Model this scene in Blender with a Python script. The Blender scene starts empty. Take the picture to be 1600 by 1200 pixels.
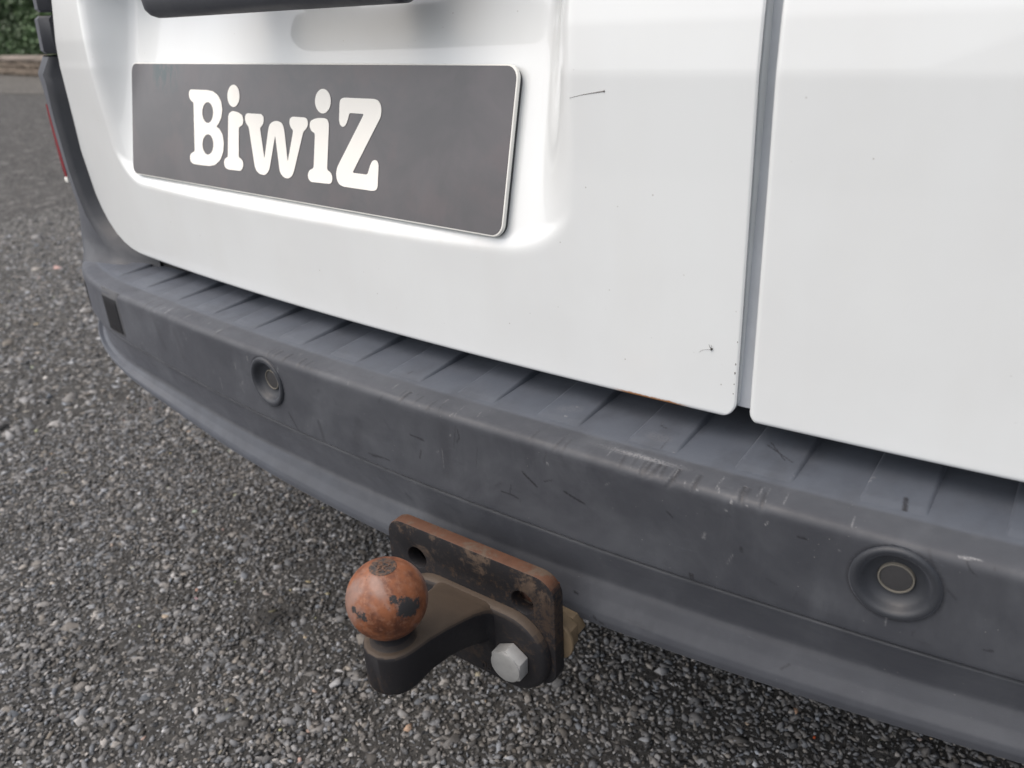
import bpy, bmesh, math, random
import numpy as np
from mathutils import Matrix, Vector
S=bpy.context.scene
random.seed(7); RNG=np.random.default_rng(11)

# ---------------------------------------------------------------- camera
cd=bpy.data.cameras.new('camera'); cam=bpy.data.objects.new('camera',cd); S.collection.objects.link(cam); S.camera=cam
cam.matrix_world=Matrix(((0.814058,-0.212599,0.540474,0.298),
                         (0.579121,0.367507,-0.727707,-0.460),
                         (-0.043918,0.905395,0.422292,0.700),(0,0,0,1)))
cd.sensor_width=36.0; cd.lens=28.125; cd.clip_start=0.02; cd.clip_end=600
cd.dof.use_dof=True; cd.dof.focus_distance=0.56; cd.dof.aperture_fstop=9.0
# ---------------------------------------------------------------- sky, sun, exposure
W=bpy.data.worlds.new('World'); S.world=W; W.use_nodes=True
wn=W.node_tree.nodes; wl=W.node_tree.links
sky=wn.new('ShaderNodeTexSky'); sky.sky_type='NISHITA'; sky.sun_disc=False
SUN_EL=math.radians(58); SUN_AZ=math.radians(-146)      # azimuth measured from +Y towards +X
sky.sun_elevation=SUN_EL; sky.sun_rotation=SUN_AZ; sky.air_density=0.7; sky.dust_density=8.0; sky.ozone_density=1.0
bg=wn['Background']; bg.inputs['Strength'].default_value=0.058; wl.new(sky.outputs[0],bg.inputs[0])
sd=bpy.data.lights.new('sun','SUN'); sun=bpy.data.objects.new('sun',sd); S.collection.objects.link(sun)
sd.energy=1.5; sd.angle=math.radians(125); sd.color=(0.985,0.995,1.0)
sv=Vector((math.sin(SUN_AZ)*math.cos(SUN_EL),math.cos(SUN_AZ)*math.cos(SUN_EL),math.sin(SUN_EL)))
sun.rotation_euler=sv.to_track_quat('Z','Y').to_euler(); sun.location=(-6,-4,9)
S.view_settings.view_transform='Standard'; S.view_settings.look='None'
S.view_settings.gamma=1.0; S.view_settings.use_curve_mapping=False; S.view_settings.exposure=1.03
S.render.engine='CYCLES'

# ---------------------------------------------------------------- node helpers and materials
class NT:
    def __init__(s,name):
        m=bpy.data.materials.new(name); m.use_nodes=True; s.m=m; s.t=m.node_tree; s.N=s.t.nodes; s.L=s.t.links
        s.b=s.N['Principled BSDF']; s.tc=s.N.new('ShaderNodeTexCoord').outputs['Object']
    def set(s,inp,v):
        if isinstance(v,bpy.types.NodeSocket): s.L.new(v,inp)
        else: inp.default_value=v
    def p(s,name,v): s.set(s.b.inputs[name],v)
    def noise(s,scale,detail=3,rough=.55,vec=None,dist=0):
        n=s.N.new('ShaderNodeTexNoise'); n.inputs['Scale'].default_value=scale; n.inputs['Detail'].default_value=detail
        n.inputs['Roughness'].default_value=rough; n.inputs['Distortion'].default_value=dist
        s.L.new(vec if vec is not None else s.tc,n.inputs['Vector']); return n.outputs['Fac']
    def vor(s,scale,feat='F1',out='Distance',vec=None,rnd=1):
        n=s.N.new('ShaderNodeTexVoronoi'); n.feature=feat; n.inputs['Scale'].default_value=scale; n.inputs['Randomness'].default_value=rnd
        s.L.new(vec if vec is not None else s.tc,n.inputs['Vector']); return n.outputs[out]
    def mapv(s,scale=(1,1,1),rot=(0,0,0)):
        n=s.N.new('ShaderNodeMapping'); n.inputs['Scale'].default_value=scale; n.inputs['Rotation'].default_value=rot
        s.L.new(s.tc,n.inputs['Vector']); return n.outputs[0]
    def math(s,op,a,b=0.0,c=0.0,clamp=False):
        n=s.N.new('ShaderNodeMath'); n.operation=op; n.use_clamp=clamp
        s.set(n.inputs[0],a); s.set(n.inputs[1],b); s.set(n.inputs[2],c); return n.outputs[0]
    def ramp(s,f,a,b,lo=0.0,hi=1.0,smooth=True):
        n=s.N.new('ShaderNodeMapRange'); n.interpolation_type='SMOOTHSTEP' if smooth else 'LINEAR'
        s.set(n.inputs[0],f)
        for i,v in zip((1,2,3,4),(a,b,lo,hi)): n.inputs[i].default_value=v
        return n.outputs[0]
    def mix(s,f,a,b,mode='MIX'):
        n=s.N.new('ShaderNodeMix'); n.data_type='RGBA'; n.blend_type=mode
        s.set(n.inputs[0],f)
        for i,v in ((6,a),(7,b)):
            if isinstance(v,tuple): v=(v[0],v[1],v[2],1)
            s.set(n.inputs[i],v)
        return n.outputs[2]
    def attr(s,name,out='Fac'):
        n=s.N.new('ShaderNodeAttribute'); n.attribute_name=name; return n.outputs[out]
    def xyz(s):
        n=s.N.new('ShaderNodeSeparateXYZ'); s.L.new(s.tc,n.inputs[0]); return n.outputs
    def bump(s,h,dist,strength=1.0,prev=None):
        n=s.N.new('ShaderNodeBump'); n.inputs['Strength'].default_value=strength; n.inputs['Distance'].default_value=dist
        s.L.new(h,n.inputs['Height'])
        if prev is not None: s.L.new(prev,n.inputs['Normal'])
        return n.outputs[0]

def mat_paint(rust=False):
    t=NT('white_paint_rusty' if rust else 'white_paint')
    base=t.mix(t.ramp(t.noise(7,4),.35,.7),(.730,.762,.768),(.695,.722,.728))
    film=t.noise(1,4,.6,t.mapv((22,22,3.5)))
    base=t.mix(t.math('MULTIPLY',t.ramp(film,.3,.8),.10),base,(.60,.59,.55))
    d=t.vor(95); sel=t.ramp(t.vor(95,out='Color'),.80,.82,0,1)
    sel=t.math('MULTIPLY',t.ramp(d,.035,.06,1,0),t.ramp(t.noise(31,2),.50,.60))
    base=t.mix(t.math('MULTIPLY',sel,.5),base,(.16,.13,.10))
    if rust:
        X,Y,Z=t.xyz()
        r=t.math('MULTIPLY',t.ramp(X,.060,.074),t.ramp(X,.106,.118,1,0))
        lim=t.math('ADD',.4644,t.math('MULTIPLY',t.noise(150,5,.7),.0042))
        edge=t.ramp(t.math('SUBTRACT',lim,Z),-.0008,.0006)
        base=t.mix(t.math('MULTIPLY',r,edge),base,(.46,.19,.045))
        # grime gathered on the ledge below the plate
        g=t.math('MULTIPLY',t.ramp(t.math('ABSOLUTE',t.math('SUBTRACT',Z,.5535)),.0015,.009,1,0),t.math('MULTIPLY',t.ramp(X,-.52,-.50),t.ramp(X,-.06,-.02,1,0)))
        base=t.mix(t.math('MULTIPLY',g,t.ramp(t.noise(60,4,.7),.3,.75,0,.16)),base,(.42,.35,.27))
    t.p('Base Color',base); t.p('Roughness',.30)
    t.p('Coat Weight',.9); t.p('Coat Roughness',.04)
    t.p('Normal',t.bump(t.noise(420,1),.00002,.5)); return t.m

def mat_plastic(name='black_grained_plastic',base=(.034,.037,.045),light=(.080,.086,.097),attrs=True,rough=.53,grain=1.0):
    t=NT(name)
    streak=t.noise(1,5,.65,t.mapv((30,30,9)))
    f=t.math('ADD',t.math('MULTIPLY',t.ramp(t.noise(9,6,.62,dist=.6),.38,.68),.65),t.math('MULTIPLY',t.ramp(streak,.5,.75),.4))
    big=t.ramp(t.noise(5.5,5,.6,dist=1.0),.40,.66)
    f=t.math('MULTIPLY',f,t.math('ADD',.45,t.math('MULTIPLY',big,.75)),clamp=True)
    c=t.mix(f,base,light)
    wipe=t.math('MULTIPLY',t.ramp(t.noise(1,7,.75,t.mapv((26,40,110),(0,-.35,0))),.58,.70),t.ramp(t.noise(13,3),.48,.60))
    c=t.mix(t.math('MULTIPLY',wipe,.30),c,tuple(v*1.5 for v in light))
    smear=t.noise(1,6,.7,t.mapv((14,50,60),(0,.5,0)))
    c=t.mix(t.math('MULTIPLY',t.ramp(smear,.60,.74),.45),c,tuple(v*.62 for v in base))
    dust_skylight=t.math('MULTIPLY',t.ramp(t.vor(260),.05,.11,1,0),t.ramp(t.noise(45,2),.56,.66))
    c=t.mix(t.math('MULTIPLY',dust_skylight,.6),c,(.24,.24,.23))
    if attrs:
        c=t.mix(t.math('MULTIPLY',t.attr('dust_skylight'),t.ramp(t.noise(34,6,.65,t.mapv((1,.6,1))),.30,.62,.45,1.0)),c,(.070,.080,.098))  # bluish sky light on step and lower strip mixed into the colour
        c=t.mix(t.math('MULTIPLY',t.attr('dark'),t.ramp(t.noise(900,3),.25,.5)),c,(.010,.010,.013))
        c=t.mix(t.math('MULTIPLY',t.attr('light'),t.ramp(t.noise(700,3),.30,.6)),c,(.24,.24,.245))
    t.p('Base Color',c); t.p('Roughness',t.ramp(t.noise(25,5,.7),.3,.7,rough-.09,rough+.10)); t.p('Specular IOR Level',.5); t.p('Sheen Weight',.12); t.p('Sheen Roughness',.5); t.p('Sheen Tint',(.80,.86,1,1))
    b=t.bump(t.noise(1500,2,.6),.00012*grain,.55); b=t.bump(t.noise(260,4,.6),.00010,.4,b); t.p('Normal',b); return t.m

def simple(name,c,rough=.5,metal=0,noise_amt=.15,scale=40,bump=0,coat=0):
    t=NT(name); n=t.noise(scale,4)
    t.p('Base Color',t.mix(n,tuple(v*(1-noise_amt) for v in c),tuple(min(1,v*(1+noise_amt)) for v in c)))
    t.p('Roughness',rough); t.p('Metallic',metal); t.p('Coat Weight',coat)
    if bump: t.p('Normal',t.bump(t.noise(scale*8,3),bump,.6))
    return t.m

def mat_rust_ball():
    t=NT('rusty_steel'); n1=t.noise(70,6,.65); n2=t.noise(260,5,.7); n3=t.noise(22,4,.6,dist=.8)
    c=t.mix(t.ramp(n1,.32,.62),(.090,.029,.014),(.245,.085,.034))
    c=t.mix(t.math('MULTIPLY',t.ramp(n2,.48,.66),.65),c,(.27,.125,.072))
    c=t.mix(t.math('MULTIPLY',t.ramp(t.vor(330),.10,.20,1,0),t.ramp(n3,.47,.60)),c,(.055,.018,.012))
    c=t.mix(t.math('MULTIPLY',t.ramp(n3,.50,.62),.6),c,(.26,.185,.16))
    blk=t.math('MULTIPLY',t.attr('dark'),1.0)
    edge=t.math('ADD',blk,t.math('MULTIPLY',t.math('SUBTRACT',t.noise(120,8,.8),.5),2.2))
    f=t.ramp(edge,.40,.54)
    c=t.mix(f,c,(.030,.029,.030))
    t.p('Base Color',c); t.p('Roughness',t.ramp(n1,.3,.7,.50,.72)); t.p('Metallic',.25); t.p('Specular IOR Level',.6)
    b=t.bump(n2,.00025,.8); b=t.bump(f,.00025,.7,b); t.p('Normal',b); return t.m

def mat_black_rust(name,edge_rust=False,amount=.5,seed=0.):
    t=NT(name); v=t.mapv((1,1,1)); n1=t.noise(42,6,.7,dist=.4); n2=t.noise(240,5,.75); n3=t.noise(15,3)
    c=t.mix(n1,(.009,.009,.011),(.019,.018,.020))
    f=t.math('MULTIPLY',t.ramp(t.math('ADD',t.math('MULTIPLY',n2,.6),t.math('MULTIPLY',n3,.55)),.60,.68),amount)
    c=t.mix(f,c,(.070,.045,.029))
    g=t.N.new('ShaderNodeNewGeometry'); sp=t.N.new('ShaderNodeSeparateXYZ'); t.L.new(g.outputs['True Normal'],sp.inputs[0])
    # dust and rust lie where water can stand: on the faces that point up
    top=t.ramp(sp.outputs[2],.35,.75)
    if edge_rust:
        P3=t.xyz(); top=t.math('MULTIPLY',top,t.ramp(P3[2],.345,.349))
        c=t.mix(top,c,t.mix(t.noise(120,5,.7),(.060,.027,.016),(.125,.060,.036)))
        X,Y,Z=t.xyz(); lo=t.math('ADD',Z,t.math('MULTIPLY',n2,.03))
        c=t.mix(t.math('MULTIPLY',t.ramp(t.math('MULTIPLY',n1,1.0),.50,.62),t.ramp(lo,.345,.372)),c,(.095,.068,.050))
    else:
        c=t.mix(t.math('MULTIPLY',top,.8),c,t.mix(n1,(.056,.042,.031),(.100,.072,.050)))
    t.p('Base Color',c); t.p('Roughness',.60); t.p('Specular IOR Level',.32); b=t.bump(n2,.0003,.7); t.p('Normal',b); return t.m

def mat_film():
    t=NT('plate_film'); n=t.noise(16,5,.6,dist=.5); n2=t.noise(26,4)
    c=t.mix(t.ramp(n,.35,.7),(.050,.049,.055),(.074,.068,.075))
    c=t.mix(t.math('MULTIPLY',t.ramp(n2,.5,.7),.5),c,(.082,.066,.071))
    s=t.noise(1,5,.7,t.mapv((170,170,26),(0,.45,0)))
    X,Y,Z=t.xyz()
    m=t.math('MULTIPLY',t.ramp(t.math('ABSOLUTE',t.math('ADD',X,.468)),.012,.034,1,0),t.ramp(Z,.636,.658))
    c=t.mix(t.math('MULTIPLY',m,t.ramp(s,.46,.56)),c,(.022,.045,.050))
    t.p('Base Color',c); t.p('Roughness',.36); t.p('Coat Weight',.5); t.p('Coat Roughness',.22)
    t.p('Normal',t.bump(t.noise(900,2),.00006,.5)); return t.m

def mat_asphalt(name,dark,lite,cell=110.):
    t=NT(name); v=t.vor(cell); col=t.vor(cell,out='Color')
    sp=t.N.new('ShaderNodeSeparateColor'); t.L.new(col,sp.inputs[0])
    c=t.mix(t.ramp(sp.outputs[0],.0,1.,0,1,False),dark,lite)
    c=t.mix(t.ramp(sp.outputs[1],.965,.985),c,(.42,.38,.32))
    c=t.mix(t.ramp(v,.40,.70),c,tuple(q*.25 for q in dark))
    med=t.noise(24,4,.7); c=t.mix(t.ramp(med,.46,.62,.55,0),c,tuple(q*.45 for q in dark))
    med2=t.noise(11,5,.7); c=t.mix(t.ramp(med2,.52,.66,0,.5),c,tuple(q*1.15 for q in lite))
    big=t.noise(1.3,5,.6); c=t.mix(t.ramp(big,.35,.7,0,.30),c,tuple(q*.5 for q in lite))
    t.p('Base Color',c); t.p('Roughness',.85); t.p('Specular IOR Level',.25)
    b=t.bump(t.math('SUBTRACT',1,v),.006,1.0); t.p('Normal',t.bump(med,.02,.6,b)); return t.m

def mat_chip():
    t=NT('stone_chips'); c=t.attr('tint','Color'); n=t.noise(420,3)
    c=t.mix(t.ramp(n,.25,.75,0,.5),c,t.mix(1.0,c,(.45,.45,.45),'MULTIPLY'))
    t.p('Base Color',c); t.p('Roughness',.85); t.p('Specular IOR Level',.18); t.p('Normal',t.bump(t.noise(900,3),.0004,.6)); return t.m

def mat_leaf():
    t=NT('hedge_leaf'); a=t.attr('tint','Color'); t.p('Base Color',a); t.p('Roughness',.6); return t.m

PAINT=mat_paint(True); PLASTIC=mat_plastic(); TRIM=mat_plastic('dark_smooth_trim',(.030,.033,.040),(.045,.049,.056),False,.50,.3)
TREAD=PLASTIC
DARK=simple('dark_underbody',(.018,.018,.018),.8); FILM=mat_film(); CREAM=simple('cream_vinyl',(.86,.85,.80),.38,0,.02)
PWHITE=simple('white_acrylic',(.78,.78,.74),.3,0,.03); BACK=simple('black_backing',(.035,.037,.042),.45)
RUST=mat_rust_ball(); FLANGE=mat_black_rust('worn_black_flange_paint',True,.5); ARM=mat_black_rust('worn_black_arm_paint',False,.35)
ZINC=simple('galvanised_steel',(.38,.38,.37),.5,.3,.25,120,.0002); BEIGE=simple('dusty_zinc',(.17,.125,.075),.75,.15,.3,160,.0003)
SEAM=simple('sensor_seam',(.012,.012,.013),.6); SFACE=simple('sensor_face',(.040,.040,.042),.55,0,.15,600); SRING=simple('sensor_ring',(.20,.19,.165),.4,.3)
SBEZ=mat_plastic('sensor_bezel_plastic',(.020,.023,.029),(.036,.040,.047),False,.52,.8)
RED=simple('red_lens',(.20,.02,.028),.15,0,.05,40,0,1.0); TYRE=simple('tyre_rubber',(.02,.02,.02),.8); RIM=simple('painted_rim',(.35,.36,.37),.4,.5)
GLASS=simple('dark_glass',(.02,.025,.028),.05,0,.1,5,0,1.0)
ASPH=mat_asphalt('asphalt',(.065,.064,.063),(.235,.228,.220)); ASPH_OLD=mat_asphalt('old_asphalt',(.12,.115,.106),(.26,.246,.225),70.)
CHIP=mat_chip(); LEAF=mat_leaf()
STONE=simple('rubble_stone',(.20,.165,.13),.9,0,.55,9,.02); COPING=simple('mortar_coping',(.21,.18,.155),.9,0,.25,6,.01); BARK=simple('bark',(.07,.05,.04),.9)

# ---------------------------------------------------------------- object helpers
def build(name,verts,faces,mat,parent=None,smooth=True,attrs=None,kind=None,colors=None):
    me=bpy.data.meshes.new(name); verts=np.asarray(verts,dtype=np.float32)
    if isinstance(faces,np.ndarray):
        k=faces.shape[1]; n=len(faces)
        me.vertices.add(len(verts)); me.vertices.foreach_set('co',verts.ravel())
        me.loops.add(n*k); me.loops.foreach_set('vertex_index',faces.astype(np.int32).ravel())
        me.polygons.add(n); me.polygons.foreach_set('loop_start',np.arange(0,n*k,k,dtype=np.int32))
        me.update(calc_edges=True)
    else: me.from_pydata([tuple(map(float,v)) for v in verts],[],[tuple(map(int,f)) for f in faces])
    me.validate(clean_customdata=False)
    if smooth: me.polygons.foreach_set('use_smooth',np.ones(len(me.polygons),dtype=bool))
    for mm in (mat if isinstance(mat,(list,tuple)) else [mat]): me.materials.append(mm)
    if attrs:
        for k2,v in attrs.items():
            a=me.attributes.new(k2,'FLOAT','POINT'); a.data.foreach_set('value',np.asarray(v,dtype=np.float32))
    if colors is not None:
        a=me.color_attributes.new('tint','FLOAT_COLOR','POINT'); a.data.foreach_set('color',np.asarray(colors,dtype=np.float32).ravel())
    me.update()
    o=bpy.data.objects.new(name,me); S.collection.objects.link(o)
    if parent: o.parent=parent
    if kind: o['kind']=kind
    return o
def thing(name,label,cat,group=None,loc=(0,0,0)):
    o=bpy.data.objects.new(name,None); S.collection.objects.link(o); o.location=loc; o['label']=label; o['category']=cat
    if group: o['group']=group
    return o
def grid_faces(nu,nv,flip=False):
    i=np.arange(nu-1)[:,None]*nv+np.arange(nv-1)[None,:]; i=i.ravel()
    f=np.stack([i,i+1,i+nv+1,i+nv],1); return f[:,::-1].copy() if flip else f
def from_bm(name,bm,mat,parent=None,smooth=False,auto=None):
    bmesh.ops.recalc_face_normals(bm,faces=bm.faces)
    me=bpy.data.meshes.new(name); bm.to_mesh(me); bm.free(); me.materials.append(mat)
    if smooth or auto:
        for p in me.polygons: p.use_smooth=True
        if auto: me.set_sharp_from_angle(angle=math.radians(auto))
    o=bpy.data.objects.new(name,me); S.collection.objects.link(o)
    if parent: o.parent=parent
    return o
def prism(name,outline,axis_o,ex,ey,ez,depth,mat,parent=None,bevel=0,seg=2,auto=35,holes=()):
    """outline (u,v) extruded along -ez by depth; faces ez"""
    bm=bmesh.new(); ax=Vector(axis_o); ex=Vector(ex); ey=Vector(ey); ez=Vector(ez)
    vs=[bm.verts.new(ax+ex*u+ey*v) for u,v in outline]; 
    if holes:
        allv=[vs]; 
        for h in holes: allv.append([bm.verts.new(ax+ex*u+ey*v) for u,v in h])
        es=[]
        for loop in allv:
            for i in range(len(loop)): es.append(bm.edges.new((loop[i],loop[(i+1)%len(loop)])))
        bmesh.ops.triangle_fill(bm,use_beauty=True,use_dissolve=False,edges=es)
        faces=list(bm.faces)
    else: faces=[bm.faces.new(vs)]
    r=bmesh.ops.extrude_face_region(bm,geom=faces)
    nv=[g for g in r['geom'] if isinstance(g,bmesh.types.BMVert)]
    bmesh.ops.translate(bm,verts=nv,vec=-ez*depth)
    bmesh.ops.recalc_face_normals(bm,faces=bm.faces)
    if bevel:
        es=[e for e in bm.edges if len(e.link_faces)==2 and e.calc_face_angle(0)>math.radians(50)]
        bmesh.ops.bevel(bm,geom=es,offset=bevel,segments=seg,profile=.5,affect='EDGES')
    return from_bm(name,bm,mat,parent,auto=auto)
def rrect(x0,x1,z0,z1,r,n=6):
    out=[]
    for cx,cz,a0 in ((x1-r,z1-r,0),(x0+r,z1-r,90),(x0+r,z0+r,180),(x1-r,z0+r,270)):
        for i in range(n+1):
            a=math.radians(a0+90*i/n); out.append((cx+r*math.cos(a),cz+r*math.sin(a)))
    return out
def circ(cx,cz,r,n=20,rev=False):
    p=[(cx+r*math.cos(2*math.pi*i/n),cz+r*math.sin(2*math.pi*i/n)) for i in range(n)]
    return p[::-1] if rev else p
def lathe(name,prof,center,ex,ey,ez,mats,parent,seg=48,midx=None):
    """prof (r,h): h along ez"""
    ex,ey,ez,c=[np.array(v,float) for v in (ex,ey,ez,center)]
    a=np.linspace(0,2*np.pi,seg,endpoint=False); V=[]
    for r,h in prof:
        V+= [c+ez*h+ex*r*math.cos(t)+ey*r*math.sin(t) for t in a]
    F=[];idx=[]
    for i in range(len(prof)-1):
        for j in range(seg):
            k=(j+1)%seg; F.append((i*seg+j,i*seg+k,(i+1)*seg+k,(i+1)*seg+j)); idx.append(midx[i] if midx else 0)
    F.append(tuple(range((len(prof)-1)*seg,len(prof)*seg))); idx.append(midx[-1] if midx else 0)
    o=build(name,V,F,mats,parent)
    for p,i in zip(o.data.polygons,idx): p.material_index=i
    o.data.set_sharp_from_angle(angle=math.radians(50)); return o
def box(name,x0,x1,y0,y1,z0,z1,mat,parent=None,bevel=.002):
    bm=bmesh.new(); bmesh.ops.create_cube(bm,size=1)
    for v in bm.verts: v.co=Vector(((x0+x1)/2+v.co.x*(x1-x0),(y0+y1)/2+v.co.y*(y1-y0),(z0+z1)/2+v.co.z*(z1-z0)))
    if bevel: bmesh.ops.bevel(bm,geom=bm.edges[:],offset=bevel,segments=2,profile=.5,affect='EDGES')
    return from_bm(name,bm,mat,parent,auto=35)
def sstep(x): x=np.clip(x,0,1); return x*x*(3-2*x)

# ================================================================ GROUND
def sheet(name,pts,z,mat):
    o=build(name,[(x,y,z) for x,y in pts],[tuple(range(len(pts)))],mat,None,False,None,'structure'); return o
sheet('ground',[(-150,-150),(150,-150),(150,150),(-150,150)],-.002,ASPH)
sheet('old_car_park_surface',[(-60,.4),(30,8.5),(30,120),(-60,120)],.004,ASPH_OLD)

# loose and bedded stone chips of the worn asphalt (real geometry near the camera)
def chips():
    pts=[]
    def field(x0,x1,y0,y1,sp,test):
        xs=np.arange(x0,x1,sp); ys=np.arange(y0,y1,sp*.92); X,Y=np.meshgrid(xs,ys)
        X=X+RNG.uniform(-.5,.5,X.shape)*sp; Y=Y+RNG.uniform(-.5,.5,X.shape)*sp
        P=np.stack([X.ravel(),Y.ravel()],1); P=P[test(P)]; return P,sp
    near=lambda P:(P[:,0]>-1.25)&(P[:,0]<.75)&(P[:,1]>-.62)&(P[:,1]<.85)
    A,sa=field(-1.25,.75,-.62,.85,.0056,lambda P:(P[:,0]*.46+P[:,1]>-.72))
    Bp,sb=field(-3.4,-1.25,-.4,2.2,.0120,lambda P:(P[:,1]>-.42*(P[:,0]+1.25)-.45)&(P[:,1]<-.42*(P[:,0]+1.25)+.75))
    Bp=Bp[RNG.random(len(Bp))<np.clip((3.5+Bp[:,0])/1.6,0,1)]; P=np.concatenate([A,Bp]); base=np.concatenate([np.full(len(A),sa),np.full(len(Bp),sb)])
    n=len(P)
    phi=(1+5**.5)/2
    ico=np.array([(-1,phi,0),(1,phi,0),(-1,-phi,0),(1,-phi,0),(0,-1,phi),(0,1,phi),(0,-1,-phi),(0,1,-phi),(phi,0,-1),(phi,0,1),(-phi,0,-1),(-phi,0,1)])/1.902
    tri=np.array([(0,11,5),(0,5,1),(0,1,7),(0,7,10),(0,10,11),(1,5,9),(5,11,4),(11,10,2),(10,7,6),(7,1,8),(3,9,4),(3,4,2),(3,2,6),(3,6,8),(3,8,9),(4,9,5),(2,4,11),(6,2,10),(8,6,7),(9,8,1)])
    NV=24; shapes=[]
    for i in range(NV):
        s=ico+RNG.normal(0,.22,ico.shape)
        # crushed stone: clip by two random planes for flat faces
        for _ in range(5):
            nn=RNG.normal(0,1,3); nn/=np.linalg.norm(nn); d=s@nn; over=np.clip(d-.45,0,None); s=s-over[:,None]*nn
        shapes.append(s)
    shapes=np.array(shapes)
    sz=base*.62*np.exp(RNG.normal(0,.48,n)); sz=np.clip(sz,base*.2,base*1.9)
    th=RNG.uniform(0,2*np.pi,n); tilt=RNG.normal(0,.38,(n,2))
    sh=shapes[RNG.integers(0,NV,n)]
    asp=np.stack([np.exp(RNG.normal(.12,.2,n)),np.exp(RNG.normal(-.1,.2,n)),np.exp(RNG.normal(-.55,.18,n))],1)
    V=sh*asp[:,None,:]*sz[:,None,None]
    cx,sx_=np.cos(tilt[:,0]),np.sin(tilt[:,0]); y,z=V[...,1].copy(),V[...,2].copy(); V[...,1]=cx[:,None]*y-sx_[:,None]*z; V[...,2]=sx_[:,None]*y+cx[:,None]*z
    c,s2=np.cos(th),np.sin(th); x,y=V[...,0].copy(),V[...,1].copy(); V[...,0]=c[:,None]*x-s2[:,None]*y; V[...,1]=s2[:,None]*x+c[:,None]*y
    h=.0020-sz*RNG.uniform(.25,.65,n)+RNG.normal(0,.0004,n)
    V[...,0]+=P[:,0,None]; V[...,1]+=P[:,1,None]; V[...,2]+=h[:,None]
    F=tri[None]+(np.arange(n)*12)[:,None,None]
    g=np.exp(RNG.normal(math.log(.178),.36,n)); g=np.clip(g,.05,.6)
    warm=RNG.normal(0,1,n); col=np.stack([g*(1+.035*warm+.01),g,g*(1-.045*warm-.005)],1)
    pale=RNG.random(n)<.005; col[pale]=np.stack([RNG.uniform(.34,.5,pale.sum()),RNG.uniform(.30,.42,pale.sum()),RNG.uniform(.22,.34,pale.sum())],1)
    d=np.hypot(P[:,0]+.454,P[:,1]-.011); oil=np.exp(-(d/.035)**2); col*=(1-.72*oil)[:,None]      # an oil spot
    d=np.hypot(P[:,0]-.185,P[:,1]-.197); r=np.argsort(d)[:1]; col[r]=(.42,.09,.035)
    C4=np.ones((n,12,4)); C4[...,:3]=col[:,None,:]
    o=build('stone_chip_surface',V.reshape(-1,3),F.reshape(-1,3),CHIP,None,False,None,'stuff',C4.reshape(-1,4))
    o['label']='dark grey crushed stone chips bedded in the worn asphalt'; return o
chips()
# dark binder between the chips, uneven so that it buries some and leaves others standing
def mat_binder():
    t=NT('bitumen_binder'); X,Y,Z=t.xyz()
    fine=t.mix(t.ramp(t.noise(1400,3,.7),.35,.68),(.022,.022,.022),(.095,.092,.087))
    v=t.vor(110); col=t.vor(110,out='Color'); sp=t.N.new('ShaderNodeSeparateColor'); t.L.new(col,sp.inputs[0])
    c=t.mix(t.ramp(sp.outputs[0],0,1,0,1,False),(.07,.07,.068),(.25,.245,.235)); c=t.mix(t.ramp(v,.40,.70),c,(.03,.03,.03))
    far=t.ramp(X,-3.2,-1.3,.9,.12); t.p('Base Color',t.mix(far,fine,c)); t.p('Roughness',.9); t.p('Specular IOR Level',.15)
    t.p('Normal',t.bump(t.noise(700,4,.7),.0012,1.0,t.bump(t.math('SUBTRACT',1,v),.003,.6))); return t.m
BIND=mat_binder()
def vnoise(X,Y,cell,seed):
    g=np.random.default_rng(seed).uniform(-1,1,(1024,1024)); x=X/cell+500; y=Y/cell+500; i=np.floor(x).astype(int); j=np.floor(y).astype(int); u=sstep(x-i); v=sstep(y-j)
    a=g[i%1024,j%1024]; b=g[(i+1)%1024,j%1024]; c=g[i%1024,(j+1)%1024]; d=g[(i+1)%1024,(j+1)%1024]
    return (a*(1-u)+b*u)*(1-v)+(c*(1-u)+d*u)*v
def binder():
    xs=np.arange(-3.4,.80,.0045); ys=np.arange(-.75,1.9,.0045); X,Y=np.meshgrid(xs,ys,indexing='ij')
    Z=-.0002+.0009*vnoise(X,Y,.060,1)+.0008*vnoise(X,Y,.022,2)+.0008*vnoise(X,Y,.009,3)
    e=np.minimum(np.minimum(X-xs[0],xs[-1]-X),np.minimum(Y-ys[0],ys[-1]-Y)); Z=np.where(e<.02,-.006,Z)
    build('asphalt_binder',np.stack([X,Y,Z],-1).reshape(-1,3),grid_faces(len(xs),len(ys),True),BIND,None,True,None,'structure')
binder()

# ================================================================ LOW WALL AND HEDGE
w=thing('low_stone_wall','low rubble stone wall edging the car park in front of the hedge','wall')
WY=lambda x: 7.35-.14*(x+17.5)
ang=math.atan(-.14)
def wallbox(name,x0,x1,t0,t1,z0,z1,mat,parent,n=60,rough=.02):
    V=[];xs=np.linspace(x0,x1,n)
    prof=[(t0,z0),(t0,(z0+z1)/2),(t0,z1),((t0+t1)/2,z1+.01),(t1,z1),(t1,z0)]
    for x in xs:
        for a,b in prof: V.append((x+RNG.normal(0,rough),WY(x)+a+RNG.normal(0,rough),b+RNG.normal(0,rough*.6)*(b>0.02)))
    return build(name,V,grid_faces(n,len(prof)),mat,parent,False)
wallbox('wall_core',-40,9,.04,.34,0,.27,STONE,w,200,.012)
wallbox('coping',-40,9,-.02,.38,.272,.335,COPING,w,200,.008)
proto=[]
for i in range(5):
    bm=bmesh.new(); bmesh.ops.create_icosphere(bm,subdivisions=1,radius=1)
    for v in bm.verts: v.co=Vector([max(-.72,min(.72,q))*random.uniform(.85,1.1) for q in v.co])
    o=from_bm('stone',bm,STONE,w); proto.append(o)
k=0
x=-26.0
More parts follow.
